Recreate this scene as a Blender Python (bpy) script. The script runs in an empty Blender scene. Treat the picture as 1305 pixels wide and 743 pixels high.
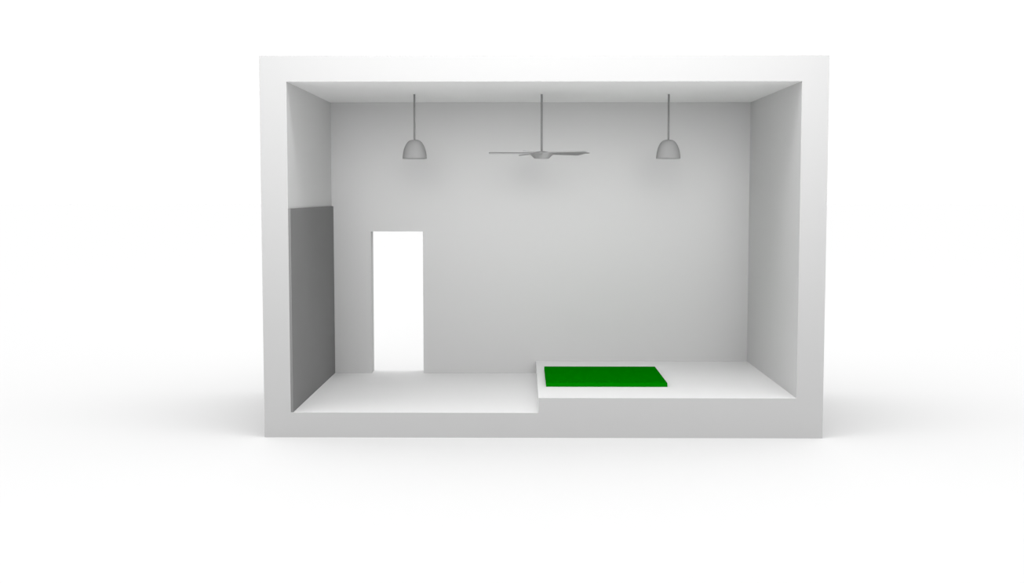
import bpy, bmesh, math
from mathutils import Vector, Matrix

# ------------------------------------------------------------------ scene
sc = bpy.context.scene
C = sc.collection
sc.view_settings.view_transform = 'Standard'
sc.view_settings.look = 'None'
sc.view_settings.exposure = 0.0
sc.view_settings.gamma = 1.0
sc.view_settings.use_curve_mapping = False

# measured sizes (metres): the cut-open front is y = 0, lower floor is z = 0
W, D, H = 5.983, 3.308, 3.886          # room inside
STEP = 0.178                           # raised floor, 7 inches
TL, TR, TT, TB, TW = 0.3145, 0.3127, 0.2966, 0.2986, 0.27
XL, XR = -W / 2, W / 2
OXL, OXR = XL - TL, XR + TR
STEP_X = -0.054
DOOR_L, DOOR_R, DOOR_H = -2.430, -1.682, 2.050

# ------------------------------------------------------------------ materials
def matte(name, col, rough=0.9, grain=0.0, scale=60.0):
    m = bpy.data.materials.new(name); m.use_nodes = True
    nt = m.node_tree; b = nt.nodes['Principled BSDF']
    b.inputs['Roughness'].default_value = rough
    b.inputs['Specular IOR Level'].default_value = 0.0
    if grain:
        tc = nt.nodes.new('ShaderNodeTexCoord')
        nz = nt.nodes.new('ShaderNodeTexNoise')
        nz.inputs['Scale'].default_value = scale
        nz.inputs['Detail'].default_value = 4.0
        nt.links.new(tc.outputs['Object'], nz.inputs['Vector'])
        rp = nt.nodes.new('ShaderNodeMix'); rp.data_type = 'RGBA'
        rp.inputs[6].default_value = (*[c * (1 - grain) for c in col], 1)
        rp.inputs[7].default_value = (*[min(1, c * (1 + grain)) for c in col], 1)
        nt.links.new(nz.outputs['Fac'], rp.inputs[0])
        nt.links.new(rp.outputs[2], b.inputs['Base Color'])
    else:
        b.inputs['Base Color'].default_value = (*col, 1)
    return m

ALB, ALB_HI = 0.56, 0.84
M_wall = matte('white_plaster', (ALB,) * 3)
M_floor = matte('white_floor_painted_light', (ALB_HI,) * 3)  # floor lightened in its colour, standing in for light inside the room
M_ceil = matte('white_ceiling_painted_light', (ALB_HI,) * 3)  # ceiling made paler too, extra light put into the colour
M_side = matte('side_plaster_painted_light', (0.60,) * 3)  # paler copy of the wall plaster, brightening painted into the side walls
M_out = matte('outside_dark_for_shade', (0.20,) * 3)  # outside faces, out of view, darkened to deepen the shade on the ground
M_cut = matte('cut_section_painted_shade', (0.462,) * 3)  # darker copy of the shell white, shade painted into the front faces

M_ground = matte('white_ground', (0.768,) * 3)
M_lamp = matte('pale_grey_enamel', (0.30,) * 3)
M_fan = matte('pale_grey_paint', (0.36,) * 3)
M_rod = matte('grey_rod_paint', (0.22,) * 3)
M_panel = matte('dark_grey_board', (0.225,) * 3)
M_mat = matte('green_mat_vinyl', (0.0, 0.185, 0.0))

# ------------------------------------------------------------------ helpers
def add_box(bm, x0, x1, y0, y1, z0, z1):
    v = [bm.verts.new(p) for p in ((x0, y0, z0), (x1, y0, z0), (x1, y1, z0), (x0, y1, z0),
                                   (x0, y0, z1), (x1, y0, z1), (x1, y1, z1), (x0, y1, z1))]
    for f in ((3, 2, 1, 0), (4, 5, 6, 7), (0, 1, 5, 4), (1, 2, 6, 5), (2, 3, 7, 6), (3, 0, 4, 7)):
        bm.faces.new([v[i] for i in f])

def add_prism(bm, outline, y0, y1):
    """outline in x,z swept from y0 to y1"""
    a = [bm.verts.new((x, y0, z)) for x, z in outline]
    b = [bm.verts.new((x, y1, z)) for x, z in outline]
    n = len(outline)
    bm.faces.new(a); bm.faces.new(b[::-1])
    for i in range(n):
        j = (i + 1) % n
        bm.faces.new((a[j], a[i], b[i], b[j]))

def add_lathe(bm, prof, seg=64, closed=False):
    """profile of (r, z) turned round z; r = 0 closes to a point"""
    rings = []
    for r, z in prof:
        if r < 1e-6:
            rings.append([bm.verts.new((0, 0, z))])
        else:
            rings.append([bm.verts.new((r * math.cos(2 * math.pi * k / seg), r * math.sin(2 * math.pi * k / seg), z))
                          for k in range(seg)])
    pairs = list(zip(rings, rings[1:])) + ([(rings[-1], rings[0])] if closed else [])
    for A, B in pairs:
        for k in range(seg):
            l = (k + 1) % seg
            if len(A) == 1 and len(B) == 1: continue
            if len(A) == 1: bm.faces.new((A[0], B[k], B[l]))
            elif len(B) == 1: bm.faces.new((A[k], B[0], A[l]))
            else: bm.faces.new((A[k], B[k], B[l], A[l]))

def obj(name, bm, mat, parent=None, smooth=False, loc=(0, 0, 0), bevel=0.0):
    bmesh.ops.recalc_face_normals(bm, faces=bm.faces)
    if bevel:
        bmesh.ops.bevel(bm, geom=list(bm.edges), offset=bevel, segments=2, affect='EDGES', profile=0.5)
    me = bpy.data.meshes.new(name); bm.to_mesh(me); bm.free()
    me.materials.append(mat)
    if smooth:
        for p in me.polygons: p.use_smooth = True
        me.set_sharp_from_angle(angle=math.radians(40))
    o = bpy.data.objects.new(name, me); C.objects.link(o)
    o.location = loc
    if parent: o.parent = parent
    return o

def tag(o, label, cat, group=None):
    o['label'] = label; o['category'] = cat
    if group: o['group'] = group
    return o

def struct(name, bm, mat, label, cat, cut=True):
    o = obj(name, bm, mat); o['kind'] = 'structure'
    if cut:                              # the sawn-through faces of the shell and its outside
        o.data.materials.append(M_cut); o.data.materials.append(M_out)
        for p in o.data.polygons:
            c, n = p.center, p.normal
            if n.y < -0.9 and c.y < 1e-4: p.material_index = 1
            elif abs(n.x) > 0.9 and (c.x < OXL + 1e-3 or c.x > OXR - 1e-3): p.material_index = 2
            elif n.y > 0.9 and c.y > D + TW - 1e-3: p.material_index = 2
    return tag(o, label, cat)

def thing(name, loc, label, cat, group=None):
    o = bpy.data.objects.new(name, None); C.objects.link(o)
    o.empty_display_size = 0.1; o.location = loc
    return tag(o, label, cat, group)

# ------------------------------------------------------------------ the setting
bm = bmesh.new()
bmesh.ops.create_circle(bm, cap_ends=True, segments=96, radius=400)
bmesh.ops.translate(bm, verts=bm.verts, vec=(0, 0, -TB))
struct('ground', bm, M_ground, 'endless plain white ground around the cut-open room', 'ground', cut=False)

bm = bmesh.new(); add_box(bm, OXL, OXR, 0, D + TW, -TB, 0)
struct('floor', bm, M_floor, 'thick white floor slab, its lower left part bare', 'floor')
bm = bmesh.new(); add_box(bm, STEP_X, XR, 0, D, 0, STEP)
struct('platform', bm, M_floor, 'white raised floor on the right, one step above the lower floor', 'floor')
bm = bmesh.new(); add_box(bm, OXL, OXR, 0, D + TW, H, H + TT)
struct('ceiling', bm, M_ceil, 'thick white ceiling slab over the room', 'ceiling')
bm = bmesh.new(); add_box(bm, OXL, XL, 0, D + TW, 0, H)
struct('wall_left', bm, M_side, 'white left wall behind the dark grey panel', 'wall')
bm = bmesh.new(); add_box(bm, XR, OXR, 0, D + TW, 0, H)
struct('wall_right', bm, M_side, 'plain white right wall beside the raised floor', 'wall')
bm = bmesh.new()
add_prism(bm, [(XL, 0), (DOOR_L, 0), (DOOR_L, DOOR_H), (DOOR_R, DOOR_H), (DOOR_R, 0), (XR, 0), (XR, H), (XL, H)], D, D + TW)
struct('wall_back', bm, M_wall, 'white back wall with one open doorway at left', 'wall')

# ------------------------------------------------------------------ dark board on the left wall
bm = bmesh.new(); add_box(bm, -0.0135, 0.0135, 0.0, D - 0.012, 0, 2.412)
tag(obj('wall_panel', bm, M_panel, loc=(XL + 0.0135, 0.008, 0), bevel=0.002),
    'dark grey tall panel covering the lower left wall, floor to above door height', 'panel')

# ------------------------------------------------------------------ green mat
bm = bmesh.new(); add_box(bm, -0.7585, 0.7585, -0.757, 0.757, 0, 0.0495)
tag(obj('floor_mat', bm, M_mat, loc=(0.8093, 1.627, STEP), bevel=0.003),
    'flat green rectangular mat lying on the raised white floor', 'mat')

# ------------------------------------------------------------------ pendant lamps
LAMP_Y, LAMP_BASE = 1.841, 3.048       # underside 10 ft 1 in above the lower floor
DROP = H - LAMP_BASE

def bell_profile(r, h, t):
    """half section of the bell, outside up to the crown then back down inside"""
    out = []
    for s in range(0, 25):
        a = s / 24 * math.pi / 2
        # steep lower flank, round shoulder, nearly flat crown
        x = r * (math.cos(a) ** 0.72)
        z = h * (math.sin(a) ** 1.12)
        out.append((max(x, 0.0), z))
    out[-1] = (0.0, h)
    inn = []
    for x, z in out[::-1]:
        k = (r - t) / r
        inn.append((x * k, z * (h - t) / h))
    return out + inn

def make_pendant(loc, label):
    t = thing('pendant_lamp', loc, label, 'lamp', 'pendant lamps hanging from the ceiling')
    b = bmesh.new(); add_lathe(b, bell_profile(0.158, 0.247, 0.006), 72, closed=True)
    bmesh.ops.remove_doubles(b, verts=b.verts, dist=1e-5)
    obj('lamp_shade', b, M_lamp, t, True)
    b = bmesh.new(); add_lathe(b, [(0, 0.243), (0.0125, 0.243), (0.0125, DROP), (0, DROP)], 24)
    obj('rod', b, M_rod, t, True)
    return t

def copy_tree(o):
    c = o.copy(); C.objects.link(c)
    for ch in o.children:
        d = ch.copy(); C.objects.link(d); d.parent = c
    return c

p1 = make_pendant((-1.664, LAMP_Y, LAMP_BASE), 'grey bell-shaped pendant lamp above the doorway side, left of the ceiling fan')
for x, lab in ((1.661, 'grey bell-shaped pendant lamp above the raised floor, right of the ceiling fan'),):
    c = copy_tree(p1); c.location.x = x; c['label'] = lab

# ------------------------------------------------------------------ ceiling fan
fan = thing('ceiling_fan', (0.002, LAMP_Y, LAMP_BASE), 'grey five-bladed ceiling fan on a long rod between the two pendant lamps', 'fan')
b = bmesh.new()
add_lathe(b, [(0, 0), (0.092, 0), (0.098, 0.004), (0.164, 0.066), (0.166, 0.072), (0.160, 0.078),
              (0.070, 0.090), (0.030, 0.098), (0, 0.098)], 20)
obj('motor_housing', b, M_fan, fan)
b = bmesh.new(); add_lathe(b, [(0, 0.094), (0.0135, 0.094), (0.0135, DROP), (0, DROP)], 24)
obj('rod', b, M_rod, fan, True)

def blade_mesh():
    b = bmesh.new()
    r0, r1, t = 0.12, 0.692, 0.010
    outline = [(r0, -0.052), (0.20, -0.060), (r1 - 0.02, -0.072), (r1, -0.066),
               (r1, 0.060), (r1 - 0.02, 0.066), (0.20, 0.058), (r0, 0.050)]
    up = [b.verts.new((x, y, t / 2)) for x, y in outline]
    dn = [b.verts.new((x, y, -t / 2)) for x, y in outline]
    b.faces.new(up); b.faces.new(dn[::-1])
    for i in range(len(outline)):
        j = (i + 1) % len(outline)
        b.faces.new((up[j], up[i], dn[i], dn[j]))
    # pitch of the blade about its own length
    bmesh.ops.rotate(b, verts=b.verts, cent=(0, 0, 0), matrix=Matrix.Rotation(math.radians(-8), 3, 'X'))
    return b
first = obj('blade', blade_mesh(), M_fan, fan, loc=(0, 0, 0.070))
for k in range(5):
    o = first if k == 0 else first.copy()
    if k: C.objects.link(o)
    o.parent = fan
    o.rotation_euler.z = math.radians(183 + 72 * k)

# ------------------------------------------------------------------ light
def area(name, loc, aim, size, power, spread=180, size_x=None):
    l = bpy.data.lights.new(name, 'AREA'); l.shape = 'DISK'; l.size = size; l.energy = power
    l.spread = math.radians(spread)
    if size_x: l.shape = 'RECTANGLE'; l.size = size_x; l.size_y = size
    o = bpy.data.objects.new(name, l); C.objects.link(o); o.location = loc
    o.rotation_euler = (Vector(aim) - Vector(loc)).to_track_quat('-Z', 'Y').to_euler()
    return o

w = bpy.data.worlds.new('sky'); sc.world = w; w.use_nodes = True
nt = w.node_tree; bg = nt.nodes['Background']
# plain white overcast dome, a little brighter towards the zenith
tc = nt.nodes.new('ShaderNodeTexCoord'); sep = nt.nodes.new('ShaderNodeSeparateXYZ')
nt.links.new(tc.outputs['Generated'], sep.inputs[0])
rng = nt.nodes.new('ShaderNodeMapRange')
rng.inputs['From Min'].default_value = 0.0; rng.inputs['From Max'].default_value = 1.0
rng.inputs['To Min'].default_value = 1.03; rng.inputs['To Max'].default_value = 1.44
nt.links.new(sep.outputs[2], rng.inputs['Value'])
bg.inputs['Color'].default_value = (1, 1, 1, 1)
nt.links.new(rng.outputs['Result'], bg.inputs['Strength'])
# unseen fill lights added over and before the open front
area('added_fill_low', (0, -12, 3.5), (0, 0, 5.5), 3, 8, 40)
area('added_fill_near', (0, -1.5, 6.2), (0, 0, 3.5), 0.8, 50, 180, 7)
area('added_fill_high', (0, -3.5, 7.5), (0, 0, 3.5), 2.5, 27, 180, 7)
area('added_fill_front', (0, -9, 6.5), (0, 0, 4.6), 5, 70, 45, 10)
area('added_fill_back', (0, -12, 5.5), (0, 0, 4.6), 6, 60, 40, 10)

# ------------------------------------------------------------------ camera
F, PITCH, YAW = 1593.86, 0.076952, -0.010325
cam = bpy.data.cameras.new('camera'); cam.sensor_width = 36.0; cam.lens = F * 36.0 / 1305.0
cam.clip_end = 2000
co = bpy.data.objects.new('camera', cam); C.objects.link(co)
co.location = (-0.2162, -14.6541, 2.5713)
co.rotation_euler = (math.pi / 2 - PITCH, 0, -YAW)
sc.camera = co
